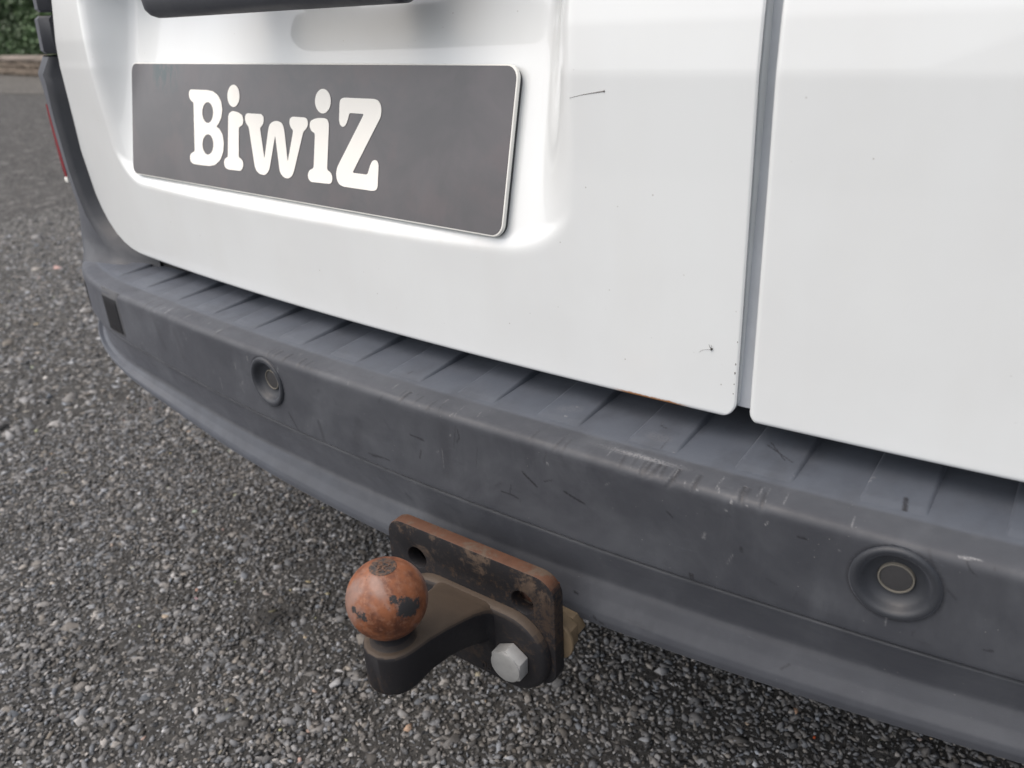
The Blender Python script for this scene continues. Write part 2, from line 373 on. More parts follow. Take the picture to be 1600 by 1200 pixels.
while x<-9:
    for row in range(2):
        L=random.uniform(.13,.24)
        o=proto[k] if k<5 else proto[k%5].copy()
        if k>=5: S.collection.objects.link(o); o.parent=w
        o.location=(x+row*.11+random.uniform(-.02,.02),WY(x)+.035,.07+row*.125+random.uniform(-.01,.01)); o.scale=(L*.78,.10,.085); o.rotation_euler=(0,random.uniform(-.1,.1),ang+random.uniform(-.1,.1)); k+=1
    x+=.25
def leaves(name,cx,cy,rx,ry,z0,z1,n,size,parent,hue):
    u=RNG.uniform(-1,1,(n,3)); 
    X=cx+u[:,0]*rx; Y=cy+u[:,1]*ry
    top=z1-(z1-z0)*.25*(np.abs(u[:,0])**3)+.22*np.sin(X*3.1+1)+.15*np.sin(X*7.7); Z=z0+(top-z0)*RNG.random(n)
    P=np.stack([X,Y,Z],1); d=RNG.normal(0,1,(n,3)); d/=np.linalg.norm(d,axis=1)[:,None]; e=np.cross(d,RNG.normal(0,1,(n,3))); e/=np.linalg.norm(e,axis=1)[:,None]
    s=size*RNG.uniform(.6,1.4,n)[:,None]
    V=np.stack([P-d*s,P+e*s*.55,P+d*s,P-e*s*.55],1).reshape(-1,3); F=np.arange(4*n).reshape(n,4)
    g=RNG.uniform(.6,1.4,n); clump=.75+.35*np.sin(X*2.3)*np.sin(Z*4.1+X); g=g*clump
    col=np.stack([hue[0]*g,hue[1]*g,hue[2]*g,np.ones(n)],1); C4=np.repeat(col,4,axis=0)
    return build(name,V,F,LEAF,parent,False,None,None,C4)
hues=[(.110,.180,.085),(.095,.165,.090),(.120,.185,.095),(.100,.160,.090)]
BL=['dense green bush behind the stone wall, nearest the van light cluster','dark green bush behind the stone wall at the far left edge of the picture','shaggy green bush behind the wall beyond the left edge bush','rounded green bush furthest along the stone wall']
for i,bx in enumerate((-17.2,-20.6,-24.2,-28.0,-13.6,-9.8,-5.8,-1.6,2.6,6.4)):
    if i<4: lab=BL[i]
    else: lab='green bush, %s from the left of those along the wall screened by the van'%('first second third fourth fifth sixth'.split()[i-4])
    b=thing('bush',lab,'bush','bushes behind the stone wall',(0,0,0))
    leaves('foliage',bx,WY(bx)+1.35,2.0,.75,.05,2.3+.3*random.random(),14000 if i<4 else 5000,.055 if i<4 else .09,b,hues[i%4])
    for j in range(3):
        sx=bx+random.uniform(-.9,.9); sy=WY(bx)+1.3
        prism('stem',circ(0,0,.035,8),(sx,sy,1.3),(1,0,0),(0,1,0),(0,0,1),1.3,BARK,b)

# ================================================================ VAN
van=thing('van','white panel van seen close at its rear, with black bumper, number plate and tow bar','van')
DC=.04
def yb(x): x=np.abs(np.asarray(x,float)-DC); return -.0285+.12*x*x
def kz(z): return np.interp(z,[.3,.467,.61,.665,.692,.74,1.0,1.75],[0,0,-.005,-.0075,-.0065,-.002,.020,.13])
PC=np.array([-.279,0,.615]); PEX=np.array([.9966,-.083,0]); PEX/=np.linalg.norm(PEX)
PEY=np.array([.015,.228,.971]); PEY/=np.linalg.norm(PEY); PEY-=PEX*(PEY@PEX); PEY/=np.linalg.norm(PEY); PEZ=np.cross(PEX,PEY)   # PEZ points out of the van
LZ=[.464,.4645,.466,.469,.473,.482,.495,.509,.526,.574,.618,.655,.685,.732,.80,1.0,1.75]
LX=[-.535,-.556,-.583,-.606,-.622,-.641,-.656,-.666,-.673,-.679,-.672,-.666,-.662,-.650,-.640,-.625,-.57]
def clus(n,e=.0030,k=7):
    """0..1 with extra samples at both ends"""
    a=np.linspace(0,1,n); return a
def door(name,left):
    zs=np.concatenate([.464+np.array([0,.0005,.0011,.0018,.0026,.0036,.005,.007,.0095]),np.arange(.476,.765,.0024),np.linspace(.78,1.70,24)])
    nz=len(zs); m=330 if left else 200
    r=.0035; rR=.0012 if left else .0035
    X=[];Z=[]
    for z in zs:
        if left:
            x0=np.interp(z,LZ,LX); x1=.1470; dz=z-.464
            if dz<.012: x1-= .012-math.sqrt(max(0,.012**2-(.012-dz)**2))
        else:
            x0=.1548; x1=-np.interp(z,LZ,LX)+.005; dz=z-.464
            if dz<.007: x0+= .007-math.sqrt(max(0,.007**2-(.007-dz)**2))
        e=np.array([0,.0005,.0011,.0018,.0026,.0036]); w_=x1-x0
        xs=np.concatenate([x0+e,np.linspace(x0+.005,x1-.005,m),x1-e[::-1]]); X.append(xs); Z.append(np.full(len(xs),z))
    X=np.array(X); Z=np.array(Z); nx=X.shape[1]
    Y=yb(X)+kz(Z)
    if left:
        # recess for the number plate: floor parallel to the plate, 10 mm behind it
        fp=PC-PEZ*.0068; fl=fp[1]-((X-fp[0])*PEZ[0]+(Z-fp[2])*PEZ[2])/PEZ[1]
        up=np.clip(Z-.680,0,.045); fl=fl-0*up                                        # the floor turns out again under the handle
        hx,hz=.306,.110; cx,cz=-.269,.658; rr=.055
        qx=np.abs(X-cx)-(hx-rr); qz=np.abs(Z-cz)-(hz-rr); sdv=np.hypot(np.clip(qx,0,None),np.clip(qz,0,None))+np.minimum(np.maximum(qx,qz),0)-rr
        wid=np.where(X<cx,.042,.038)
        wid=np.where(np.abs(qx)<np.abs(qz)*0+1e9,wid,wid)
        tz=sstep((X+.50)/.05)*0+1
        horiz=np.clip(qx/np.maximum(np.abs(qx)+np.abs(qz),1e-6),0,1)
        bw=np.where((Z<cz)&(qz>qx),.014,wid)
        m_=sstep(-sdv/wid); mb=sstep((Z-(cz-hz))/.014)
        f=np.minimum(m_,1)*1.0
        # narrow shoulder at the bottom, broad ones at the sides
        dx=hx-np.abs(X-cx); dzb=Z-(cz-hz); dzt=(cz+hz)-Z
        f=sstep(-sdv/np.where(dzb<dx,.016,wid)*1.0)
        fx=sstep(dx/wid); fz=sstep(dzb/.0165); ft=sstep(dzt/.03); inside=sstep(-sdv/.0175)
        f=np.minimum(np.minimum(fx*fz*ft*1.0,1),inside)
        Y=Y+(np.maximum(fl,Y)-Y)*f
    # folded edge
    dd=np.minimum(np.minimum(X-X[:,:1],X[:,-1:]-X),(Z-.464)); dr=np.clip(X[:,-1:]-X,0,rR); dd=np.clip(np.minimum(np.minimum(X-X[:,:1],Z-.464),(X[:,-1:]-X) if not left else 9),0,r)
    Y=Y+(r-np.sqrt(np.clip(r*r-(r-dd)**2,0,None)))+(rR-np.sqrt(np.clip(rR*rR-(rR-dr)**2,0,None)))*left
    V=np.stack([X,Y,Z],-1).reshape(-1,3); F=grid_faces(nz,nx)
    # return flange all round
    loop=[(i,0) for i in range(nz-1,-1,-1)]+[(0,j) for j in range(1,nx)]+[(i,nx-1) for i in range(1,nz)]
    li=np.array([i*nx+j for i,j in loop]); extra=[];ef=[];nb=len(V)
    base=V[li]
    for s_,d_ in enumerate((.004,.022)):
        q=base.copy(); q[:,1]+=d_; extra.append(q)
    V2=np.concatenate([V]+extra); n=len(li)
    prev=li
    for s_ in range(2):
        cur=nb+s_*n+np.arange(n)
        ef.append(np.stack([prev[:-1],cur[:-1],cur[1:],prev[1:]],1)); prev=cur
    F=np.concatenate([F[:,::-1]]+ef)
    return build(name,V2,F,PAINT,van)
ld=door('left_rear_door',True); ld['label']='wide rear door with the number plate recess and a rust line on its lower edge'
rd=door('right_rear_door',False); rd['label']='plain narrower rear door at the right'
box('door_jamb',.125,.180,-.0205,.030,.470,1.70,simple('jamb_paint',(.50,.53,.57),.45),van,.002)
# scratch and specks of chipped paint on the left door
def tube(pts,rad,n=6):
    P=np.array(pts,float); V=[];F=[]
    for i,p in enumerate(P):
        t=P[min(i+1,len(P)-1)]-P[max(i-1,0)]; t/=np.linalg.norm(t); a=np.cross(t,(0.01,1,0.02)); a/=np.linalg.norm(a); b=np.cross(t,a); r=rad[i] if hasattr(rad,'__len__') else rad
        for k_ in range(n): V.append(p+r*(a*math.cos(2*math.pi*k_/n)+b*math.sin(2*math.pi*k_/n)))
    for i in range(len(P)-1):
        for k_ in range(n): F.append((i*n+k_,i*n+(k_+1)%n,(i+1)*n+(k_+1)%n,(i+1)*n+k_))
    F.append(tuple(range(n))[::-1]); F.append(tuple(range((len(P)-1)*n,len(P)*n))); return V,F
def on_door(x,z,off=.0): return (x,float(yb(x)+kz(z))-off,z)
SCR=simple('bare_scratch',(.10,.09,.08),.7)
V,F=tube([on_door(.0350,.6520),on_door(.043,.6538),on_door(.050,.6549),on_door(.0575,.6560),on_door(.0587,.6562)],[.00008,.00016,.00022,.0003,.0007]); build('paint_scratch',V,F,SCR,ld)
CH=bpy.data.meshes.new('paint_chip'); 
cvs=[];cfs=[]
for (x,z,r) in ((.1503,.503,.0006),(.1502,.497,.0009),(.1500,.4945,.0005),(.1499,.4865,.0005),(.1512,.518,.0005),(.1511,.5165,.0004)):
    pass
for (x,z,r) in ((.1453,.5020,.0005),(.1452,.4960,.0007),(.1451,.4885,.0004),(.1449,.4820,.0004),(.1455,.5165,.0004)):
    n=7; V=[on_door(x+r*.7*math.cos(2*math.pi*i/n)*random.uniform(.7,1.2),z+r*1.4*math.sin(2*math.pi*i/n)*random.uniform(.7,1.2),-.0002) for i in range(n)]
    V2=[(a,b-.00025,c) for a,b,c in V]; o=build('paint_chip',V+V2,[tuple(range(n,2*n))]+[(i,(i+1)%n,n+(i+1)%n,n+i) for i in range(n)],SCR,ld)

# handle bar above the plate
hp=[(-.366,.700),(-.362,.7065),(-.352,.7085),(-.20,.7072),(-.06,.7065),(.02,.706)]
def handle():
    n=60; xs=np.linspace(-.368,-.064,n); V=[]; m=14
    for i,x in enumerate(xs):
        e=min(1,(x+.368)/.012,(-.064-x)/.012); e=math.sqrt(max(0.02,1-(1-max(0,e))**2))
        yc=-.052-.06*(x+.35)*(x<-.05)-.018*(x>=-.05); yc=np.interp(x,[-.37,-.2,-.05,.03],[-.051,-.062,-.067,-.066])
        for k_ in range(m):
            a=2*math.pi*k_/m; V.append((x,yc+.016+ .016*math.cos(a)*e,.7235+.0165*math.copysign(abs(math.sin(a))**.6,math.sin(a))*e))
    F=[(i*m+k_,i*m+(k_+1)%m,(i+1)*m+(k_+1)%m,(i+1)*m+k_) for i in range(n-1) for k_ in range(m)]+[tuple(range(m)),tuple(range((n-1)*m,n*m))]
    o=build('handle_bar',V,F,TRIM,van)
    for x in (-.30,-.12): box('handle_mount',x-.02,x+.02,-.040,.03,.728,.745,TRIM,o,.003)
handle()

# number plate
pl=prism('number_plate',rrect(-.260,.260,-.0555,.0555,.009,8),PC,PEX,PEY,PEZ,.0032,PWHITE,van,.0006,2)
prism('backing_plate',rrect(-.2585,.2588,-.0550,.0545,.009,8),PC-PEZ*.0036,PEX,PEY,PEZ,.0032,BACK,pl,.0008,2)
prism('plate_face',rrect(-.2588,.2588,-.0544,.0544,.0084,8),PC+PEZ*.0003,PEX,PEY,PEZ,.0004,FILM,pl,0)
LET={
'B':[(-141.3, 31.6), (-112.9, 31.7), (-103.0, 30.9), (-94.3, 27.8), (-88.4, 22.4), (-86.3, 15.2), (-87.8, 8.5), (-92.2, 2.7), (-96.3, 0.0), (-90.4, -2.0), (-85.4, -6.6), (-83.0, -13.8), (-83.9, -21.8), (-88.8, -29.5), (-97.5, -34.5), (-107.5, -36.3), (-123.4, -36.6), (-137.0, -36.4), (-141.0, -34.7), (-142.7, -31.4), (-141.8, -27.8), (-137.5, -25.6), (-134.0, -24.7), (-136.4, 20.0), (-141.2, 21.6), (-144.3, 24.4), (-144.8, 27.9), (-143.8, 30.6)],
'i':[(-69.6, 14.8), (-61.3, 14.1), (-54.1, 11.9), (-51.7, 7.6), (-52.8, 3.5), (-58.9, 1.1), (-58.1, -24.9), (-53.9, -26.0), (-50.7, -28.8), (-51.0, -33.3), (-54.6, -36.5), (-74.6, -36.9), (-79.9, -35.8), (-82.4, -32.5), (-82.0, -29.1), (-79.1, -26.6), (-76.1, -25.8), (-76.4, 10.0), (-74.8, 12.8)],
'w':[(-46.1, 13.7), (-24.5, 13.8), (-21.2, 12.0), (-20.5, 8.3), (-21.7, 5.1), (-26.0, 2.2), (-18.1, -23.1), (-13.2, 2.8), (-11.4, 6.0), (-7.2, 8.3), (-1.6, 9.2), (3.9, 8.5), (7.7, 6.3), (9.8, 1.8), (16.1, -23.4), (22.4, 2.5), (18.7, 4.7), (16.5, 8.2), (17.0, 11.8), (20.5, 13.5), (38.3, 13.5), (41.4, 11.7), (42.1, 8.3), (40.6, 5.2), (36.3, 2.3), (25.2, -30.6), (22.7, -34.5), (17.9, -37.0), (12.8, -36.9), (8.1, -35.1), (5.1, -32.1), (-3.1, -2.8), (-10.0, -31.1), (-12.8, -34.8), (-17.5, -37.1), (-24.3, -36.8), (-29.4, -34.8), (-32.5, -31.2), (-43.3, 2.3), (-47.8, 5.1), (-49.6, 9.3), (-48.7, 12.3)],
'j':[(62.7, 14.1), (66.9, 13.4), (69.0, 10.8), (69.5, 8.4), (69.7, -25.7), (74.5, -27.3), (77.0, -30.6), (76.7, -34.7), (73.8, -36.4), (49.4, -37.0), (45.8, -35.2), (44.4, -31.7), (46.2, -28.0), (52.0, -25.5), (51.9, 1.7), (46.7, 3.5), (44.3, 6.9), (45.0, 10.9), (49.5, 12.8), (56.1, 13.9)],
'Z':[(86.4, 30.3), (122.5, 30.3), (127.0, 29.3), (130.1, 26.5), (131.3, 22.0), (130.7, 17.4), (127.1, 12.2), (101.5, -25.3), (119.4, -25.3), (121.8, -18.5), (123.8, -15.0), (126.6, -13.7), (129.6, -14.1), (131.7, -16.8), (132.1, -33.8), (130.1, -36.2), (125.7, -36.9), (91.7, -36.9), (86.0, -35.7), (82.5, -32.2), (81.3, -27.3), (82.5, -22.3), (111.5, 19.1), (94.2, 19.2), (92.6, 14.2), (90.8, 10.3), (87.3, 8.2), (83.6, 9.5), (81.9, 12.8), (81.5, 26.2), (82.5, 29.1)],
'B1':[(-101.6, 12.2), (-102.0, 9.3), (-103.3, 6.6), (-105.4, 4.5), (-108.0, 3.1), (-111.0, 2.5), (-113.9, 2.8), (-116.6, 4.1), (-118.8, 6.1), (-120.2, 8.6), (-120.7, 11.5), (-120.3, 14.4), (-118.9, 17.1), (-116.8, 19.2), (-114.2, 20.6), (-111.2, 21.1), (-108.3, 20.7), (-105.6, 19.5), (-103.5, 17.5), (-102.1, 15.0)],
'B2':[(-100.7, -16.3), (-101.1, -19.1), (-102.4, -21.8), (-104.5, -23.9), (-107.1, -25.4), (-110.1, -26.1), (-113.1, -25.8), (-115.8, -24.7), (-118.0, -22.7), (-119.5, -20.2), (-120.0, -17.4), (-119.5, -14.4), (-118.2, -11.8), (-116.0, -9.6), (-113.3, -8.2), (-110.4, -7.6), (-107.4, -7.9), (-104.7, -9.0), (-102.6, -11.0), (-101.2, -13.4)],
'i1':[(-58.5, 27.9), (-58.9, 24.9), (-60.2, 22.2), (-62.3, 20.1), (-65.0, 18.6), (-68.0, 18.1), (-71.1, 18.5), (-74.0, 19.8), (-76.2, 21.8), (-77.7, 24.5), (-78.3, 27.5), (-77.9, 30.4), (-76.5, 33.1), (-74.4, 35.3), (-71.6, 36.7), (-68.6, 37.2), (-65.5, 36.8), (-62.7, 35.4), (-60.5, 33.4), (-59.1, 30.8)],
'j1':[(70.6, 27.1), (70.3, 24.3), (69.1, 21.6), (67.0, 19.5), (64.3, 18.0), (61.2, 17.5), (58.0, 17.8), (55.0, 19.1), (52.6, 21.1), (50.9, 23.7), (50.2, 26.6), (50.5, 29.6), (51.8, 32.3), (54.0, 34.4), (56.7, 35.8), (59.8, 36.3), (63.0, 35.9), (65.9, 34.6), (68.3, 32.6), (69.9, 30.0)],

}
def smooth_poly(p,it=3,lim=1.0):
    for _ in range(it):
        q=[];n=len(p)
        for i in range(n):
            a,b=np.array(p[i]),np.array(p[(i+1)%n]); L=np.linalg.norm(b-a); t=min(.25,lim/max(L,1e-6)); q+= [tuple(a+(b-a)*t),tuple(b-(b-a)*t)]
        p=q; lim*=.45
    return p
def letter(loops):
    bm=bmesh.new(); es=[]
    for lp in loops:
        vs=[bm.verts.new(Vector(PC+PEZ*.0007+PEX*u/1000+PEY*v/1000)) for u,v in smooth_poly(lp)]
        for i in range(len(vs)): es.append(bm.edges.new((vs[i],vs[(i+1)%len(vs)])))
    bmesh.ops.triangle_fill(bm,use_beauty=True,use_dissolve=False,edges=es)
    r=bmesh.ops.extrude_face_region(bm,geom=list(bm.faces)); nv=[g for g in r['geom'] if isinstance(g,bmesh.types.BMVert)]
    bmesh.ops.translate(bm,verts=nv,vec=Vector(-PEZ*.0003))
    return from_bm('letter',bm,CREAM,pl)
letter([LET['B'],LET['B1'],LET['B2']]); letter([LET['i'],LET['i1']]); letter([LET['w']]); letter([LET['j'],LET['j1']]); letter([LET['Z']])

# ---------------------------------------------------------------- bumper
px=np.array([0,.05,.10,.15,.20,.25,.30,.35,.40,.45,.50,.55,.58,.62,.66,.70,.735,.762,.780,.790,.793,.795])
py=np.array([-.082,-.0817,-.0808,-.0793,-.0771,-.0744,-.071,-.0665,-.0612,-.055,-.0495,-.0445,-.0395,-.030,-.0165,.004,.030,.062,.100,.16,.30,.55])
tp=np.concatenate([[0],np.cumsum(np.hypot(np.diff(px),np.diff(py)))])
def plan(t):
    s=np.sign(t); a=np.abs(t); return np.interp(a,tp,px)*s,np.interp(a,tp,py)
# smooth the polyline by resampling with a moving average
tt=np.linspace(-tp[-1],tp[-1],4001); ax_,ay_=plan(tt); ker=np.ones(101)/101
def sm(v): vp=np.pad(v,(50,50),mode='reflect',reflect_type='odd'); return np.convolve(vp,ker,'valid')
ax_,ay_=sm(ax_),sm(ay_)
cols=np.concatenate([np.arange(-1.20,-.60,.006),np.arange(-.60,-.34,.0022),np.arange(-.34,-.10,.0013),np.arange(-.10,.335,.0008),np.arange(.335,.60,.006),np.arange(.60,1.20,.010)])
bx=np.interp(cols,tt,ax_); by=np.interp(cols,tt,ay_)
tx=np.interp(cols+.004,tt,ax_)-np.interp(cols-.004,tt,ax_); ty=np.interp(cols+.004,tt,ay_)-np.interp(cols-.004,tt,ay_); ln=np.hypot(tx,ty); tx/=ln; ty/=ln
nxx,nyy=-ty,tx          # inward normal
# profile: inward offset, height, and how strongly each point follows the bowed lower lines
PR=[(.120,.4470,0),(.100,.4466,0),(.060,.4462,0),(.030,.4458,0),(.0245,.4458,0),(.0230,.4457,0),(.0210,.4453,0),(.0180,.4449,0),(.0130,.4444,0),(.0085,.4439,0),(.0050,.4433,0),(.0026,.4423,0),(.0010,.4406,0),(.0002,.4385,0),(.0000,.4360,0),(.0000,.429,0),(.0000,.410,0),(.0000,.390,.5),(.0000,.3775,1),(.0002,.3748,1),(.0020,.3740,1),(.0056,.3734,1),(.0060,.3716,1),(.0040,.3700,1.05),(.0036,.3682,1.2),(.0042,.3650,1.3),(.0062,.3575,1.6),(.0080,.3490,1.9),(.0094,.3425,2),(.0094,.3400,2),(.0076,.3360,2),(.0048,.3280,2.3),(.0005,.3180,2.8),(-.0005,.3130,3),(.0006,.3075,3),(.0070,.3015,3),(.0200,.2955,3),(.050,.2930,3),(.100,.2920,3),(.15,.292,3)]
PR=np.array(PR)
# dense resample along the profile
seg=np.hypot(np.diff(PR[:,0]),np.diff(PR[:,1])); cum=np.concatenate([[0],np.cumsum(seg)])
samp=[]
for i in range(len(PR)-1):
    st=.0010 if PR[i,1]>.3 and PR[i,0]<.024 else .004
    if .0004<=PR[i,0]<.0006 or 17<=i<=18: st=.0010
    k_=max(1,int(round(seg[i]/st))); samp+=list(cum[i]+seg[i]*np.arange(k_)/k_)
samp=np.array(samp+[cum[-1]])
po=np.interp(samp,cum,PR[:,0]); pz=np.interp(samp,cum,PR[:,1]); pw=np.interp(samp,cum,PR[:,2])
kr=np.array([.25,.5,.25]); po[1:-1]=np.convolve(po,kr,'valid'); pz[1:-1]=np.convolve(pz,kr,'valid')
xc=np.clip(bx,-.75,.75)
bow1=.045*xc**2; bow2=.015*xc+.07*xc**2; bow3=.015*xc+.12*xc**2
dz=np.where(pw[None]<=1,bow1[:,None]*pw[None],np.where(pw[None]<=2,bow1[:,None]+(bow2-bow1)[:,None]*(pw[None]-1),bow2[:,None]+(bow3-bow2)[:,None]*(pw[None]-2)))
side=sstep((np.abs(bx)-.60)/.15); shrink=1-.72*side
off=np.where(po[None]>.012,.012+(po[None]-.012)*shrink[:,None],po[None]*np.ones_like(shrink[:,None]))
zz=pz[None]+dz
# gouges chewed into the upper lip
GOUGE=[(0.0949,.6),(0.1025,.5),(0.1093,.8),(0.1129,.9),(0.1185,1.6),(0.1218,.8),(0.1308,1.4),(0.144,.9),(0.1707,1.2),(0.174,.8),(0.183,.7),(-.2393,1.1),(-.2262,1.2),(-.2082,1.),(-.1992,.7),(-.0912,.7),(-.0866,1.3),(-.0737,.6),(-.4708,1.2),(-.4532,1.2),(-.3767,.5),(-.3636,.5),(-.3415,.5),(-.3305,.6),(-.25,.6),(-.245,.5),(.03,.5),(.05,.6),(.055,.5),(-.06,.5)]
dark=np.zeros(zz.shape); light=np.zeros(zz.shape)
lipw0=np.exp(-((zz-.4445)/.0042)**2)*(po[None]<.012)
for gx,gw in GOUGE:
    sl=.5*math.sin(gx*913)+.15; x=bx[:,None]-gx-(zz-.4445)*sl-((zz-.4445)/.004)**2*.0006*math.sin(gx*517); wd=.0008+.0006*gw
    lipw=np.exp(-((zz-(.4440+.0016*math.sin(gx*331)))/(.0022+.0014*gw))**2)*(po[None]<.012); wd=max(wd,.0012 if gx<-.1 else .0006); g=np.exp(-(x/wd)**2)*lipw
    off=off+g*.0011*gw; dark=np.maximum(dark,g*.95*min(1,gw)); 
    h=np.exp(-((x+wd*1.7)/(wd*.6))**2)*lipw; light=np.maximum(light,h*.16*min(1,gw)); off=off-h*.00012*gw
GX=bx[:,None]+nxx[:,None]*off; GY=by[:,None]+nyy[:,None]*off
# sensor wells
SEN=[(-.2545,.4160),(.2565,.4170)]
for sx,sz in SEN:
    rr=np.hypot((GX-sx)/max(.3,abs(np.interp(sx,bx,tx))),zz-sz); m_=(po[None]<.003)&(pz[None]<.440)&(pz[None]>.378); inn=sstep((.0222-rr)/.0012)*m_
    GX=GX+nxx[:,None]*.015*inn; GY=GY+nyy[:,None]*.015*inn
    dark=np.maximum(dark,np.exp(-((rr-.0236)/.0008)**2)*m_*.5)
# soft unevenness of the moulding
GY=GY+.0002*np.sin(GX*37+1)*np.sin(zz*90)
def seg_mark(arr,pts,r,w,region):
    P=np.stack([GX,zz],-1)
    for a,b in zip(pts[:-1],pts[1:]):
        a=np.array(a);b=np.array(b); ab=b-a; L2=max(ab@ab,1e-12); t=np.clip(((P-a)@ab)/L2,0,1); d=np.linalg.norm(P-a-t[...,None]*ab,axis=-1)
        arr[:]=np.maximum(arr,w*sstep(1.4-d/(r/1000))*region)
face=(po[None]<.004)&(pz[None]<.4445)&(pz[None]>.374)&np.ones_like(bx[:,None],bool)
DK=[(((-.033,.4327),(-.0318,.4268),(-.0346,.4224)),.5,1),(((-.0345,.4353),(-.0381,.4166)),.4,.6),(((.0226,.4155),(.0287,.4113),(.0338,.4079)),.9,1),(((.0035,.3937),(.0107,.394),(.0178,.3932)),.6,1),(((.0123,.4019),(.0108,.3951)),.5,.8),(((.0557,.411),(.063,.4085),(.0707,.4066)),.8,1),(((.0402,.414),(.0463,.4169)),.6,.8),(((-.2311,.3926),(-.2199,.377)),.8,.9),(((-.1897,.3959),(-.1858,.3762)),2.0,.45),(((-.0809,.4153),(-.0675,.4143)),.7,1),(((-.1303,.3839),(-.1071,.3848)),.6,.9),(((-.1276,.3823),(-.1128,.3847)),.5,.9),(((-.0713,.4044),(-.0735,.3971)),.7,.8),
(((.2689,.4413),(.2733,.4324),(.2788,.4239),(.285,.4182)),.8,.4),(((.2855,.4417),(.2885,.4373),(.2914,.4352)),.4,.8),(((.2055,.4291),(.2096,.4292)),.8,1),(((.1749,.4105),(.1755,.4085)),1.1,.7),(((.1451,.3802),(.1458,.376)),.8,1),(((.1467,.3803),(.1474,.3765)),.8,1),(((.3023,.3919),(.3061,.3928)),.6,.8),(((.1286,.42),(.132,.4174)),.7,.8),(((-.0159,.4232),(-.0183,.4067)),.4,.4),(((-.4103,.4276),(-.4026,.4021)),5,.28),(((-.4549,.438),(-.4413,.403)),4,.28),(((-.1376,.4096),(-.1461,.3837)),5,.22),(((-.0459,.43),(-.0454,.3927)),6,.20)]
LT=[(((.0427,.4286),(.0428,.4286)),.7,1),(((.1666,.4390),(.1667,.4390)),.8,1),(((.1873,.431),(.1885,.4331)),.4,1),(((.2816,.4420),(.294,.4432)),.35,1),(((.1755,.4400),(.1756,.4394)),.5,.8),(((.1637,.4331),(.1645,.4329)),.5,.8),(((.1526,.4126),(.152,.4096)),1.3,.35),(((-.0076,.4195),(-.0075,.4195)),.4,.8)]
for p,r,w_ in DK: seg_mark(dark,p,r,w_,face)
for p,r,w_ in LT: seg_mark(light,p,r,w_,face)
r0=np.random.default_rng(5)
for i in range(46):
    x0=r0.uniform(-.5,.31); z0=r0.uniform(.384,.436); L=abs(r0.normal(.0,.006))+.001; a=r0.normal(1.2,.6)
    seg_mark(dark if r0.random()<.62 else light,[(x0,z0),(x0+L*math.cos(a),z0+L*math.sin(a))],r0.uniform(.3,.55)*(1.8 if x0<-.1 else 1),r0.uniform(.2,.5),face)
strip=(pz[None]<.345)&(pz[None]>.30)&np.ones_like(bx[:,None],bool)
for p,r,w_ in [(((.060,.327),(.063,.3265)),.8,1),(((.078,.316),(.0795,.314)),1.1,1),(((.0825,.313),(.085,.3125)),1.0,1),(((.205,.330),(.209,.334)),.7,.7),(((.262,.316),(.266,.3155)),.6,.9),(((-.10,.352),(-.096,.348)),1.5,.5)]: seg_mark(dark,p,r,w_,strip|((pz[None]<.365)&(pz[None]>.34)))
# scuffs on the lip
lipr=(po[None]<.016)&(pz[None]>.438)
for i in range(90):
    x0=r0.choice([r0.uniform(-.1,.19),r0.uniform(-.45,.31)]); z0=r0.uniform(.440,.4485); a=r0.normal(1.5,.7); L=r0.uniform(.0005,.003)
    seg_mark(light if r0.random()<.6 else dark,[(x0,z0),(x0+L*math.cos(a),z0+L*math.sin(a)*.8)],r0.uniform(.22,.4)*(1.8 if x0<-.1 else 1),r0.uniform(.25,.7),lipr)
light=np.maximum(light,np.exp(-((bx[:,None]-.105)/.022)**2)*np.exp(-((po[None]-.014)/.0022)**2)*(pz[None]>.44)*.75)
dark=np.maximum(dark,.85*np.exp(-((pz[None]-.3722)/.0017)**2)*(po[None]>.003)*(po[None]<.006)*np.ones(zz.shape))
V=np.stack([GX,GY,zz],-1).reshape(-1,3)
bump_=build('bumper',V,grid_faces(len(bx),len(po)),PLASTIC,van,True,{'dark':dark.ravel(),'light':light.ravel(),'dust_skylight':np.maximum(sstep((po[None]-.0195)/.004)*(pz[None]>.44)*np.ones(zz.shape),(.12+.75*sstep((.05-bx[:,None])/.45))*sstep((.3385-pz[None])/.002)*sstep((pz[None]-.299)/.010)*np.ones(zz.shape)).ravel()})  # painted light: paler step, and lower strip paler towards the left

# raised treads moulded on the step: every second field stands higher towards the door
STM=[((.1663,-.0198),(.186,-.0315),.45,-1),((.1681,-.0168),(.1808,-.0311),.4,-1),((.2500,-.037),(.2520,-.050),1.5,-1),((.2627,-.0285),(.268,-.026),.6,-1),((-.0063,-.0379),(.0047,-.0459),.35,-1),((.0094,-.0432),(.0166,-.0483),.4,-1),((.1349,-.028),(.1373,-.0275),.7,-1),((-.1079,-.0494),(-.1069,-.0446),.5,-1),((.0987,-.0294),(.1042,-.0313),.5,-1),((.1107,-.0541),(.1108,-.0414),.4,-1),((-.4975,-.0126),(-.4945,-.0123),1.8,-1),
((.1195,-.0544),(.1197,-.0544),.9,1),((-.2107,-.0404),(-.2104,-.0404),.9,1),((.0367,-.0342),(.0369,-.0342),.8,1),((.036,-.0482),(.0372,-.0485),.6,1),((.0782,-.0415),(.0783,-.0415),.7,1),((.2195,-.0266),(.2306,-.0247),.5,1),((.2200,-.0246),(.2306,-.0290),.4,1),((.2689,-.0277),(.2876,-.0292),.3,.6),((.1907,-.044),(.2101,-.0356),.3,.6),((.100,-.043),(.108,-.043),5,.14),((.030,-.040),(.038,-.036),5,.12)]
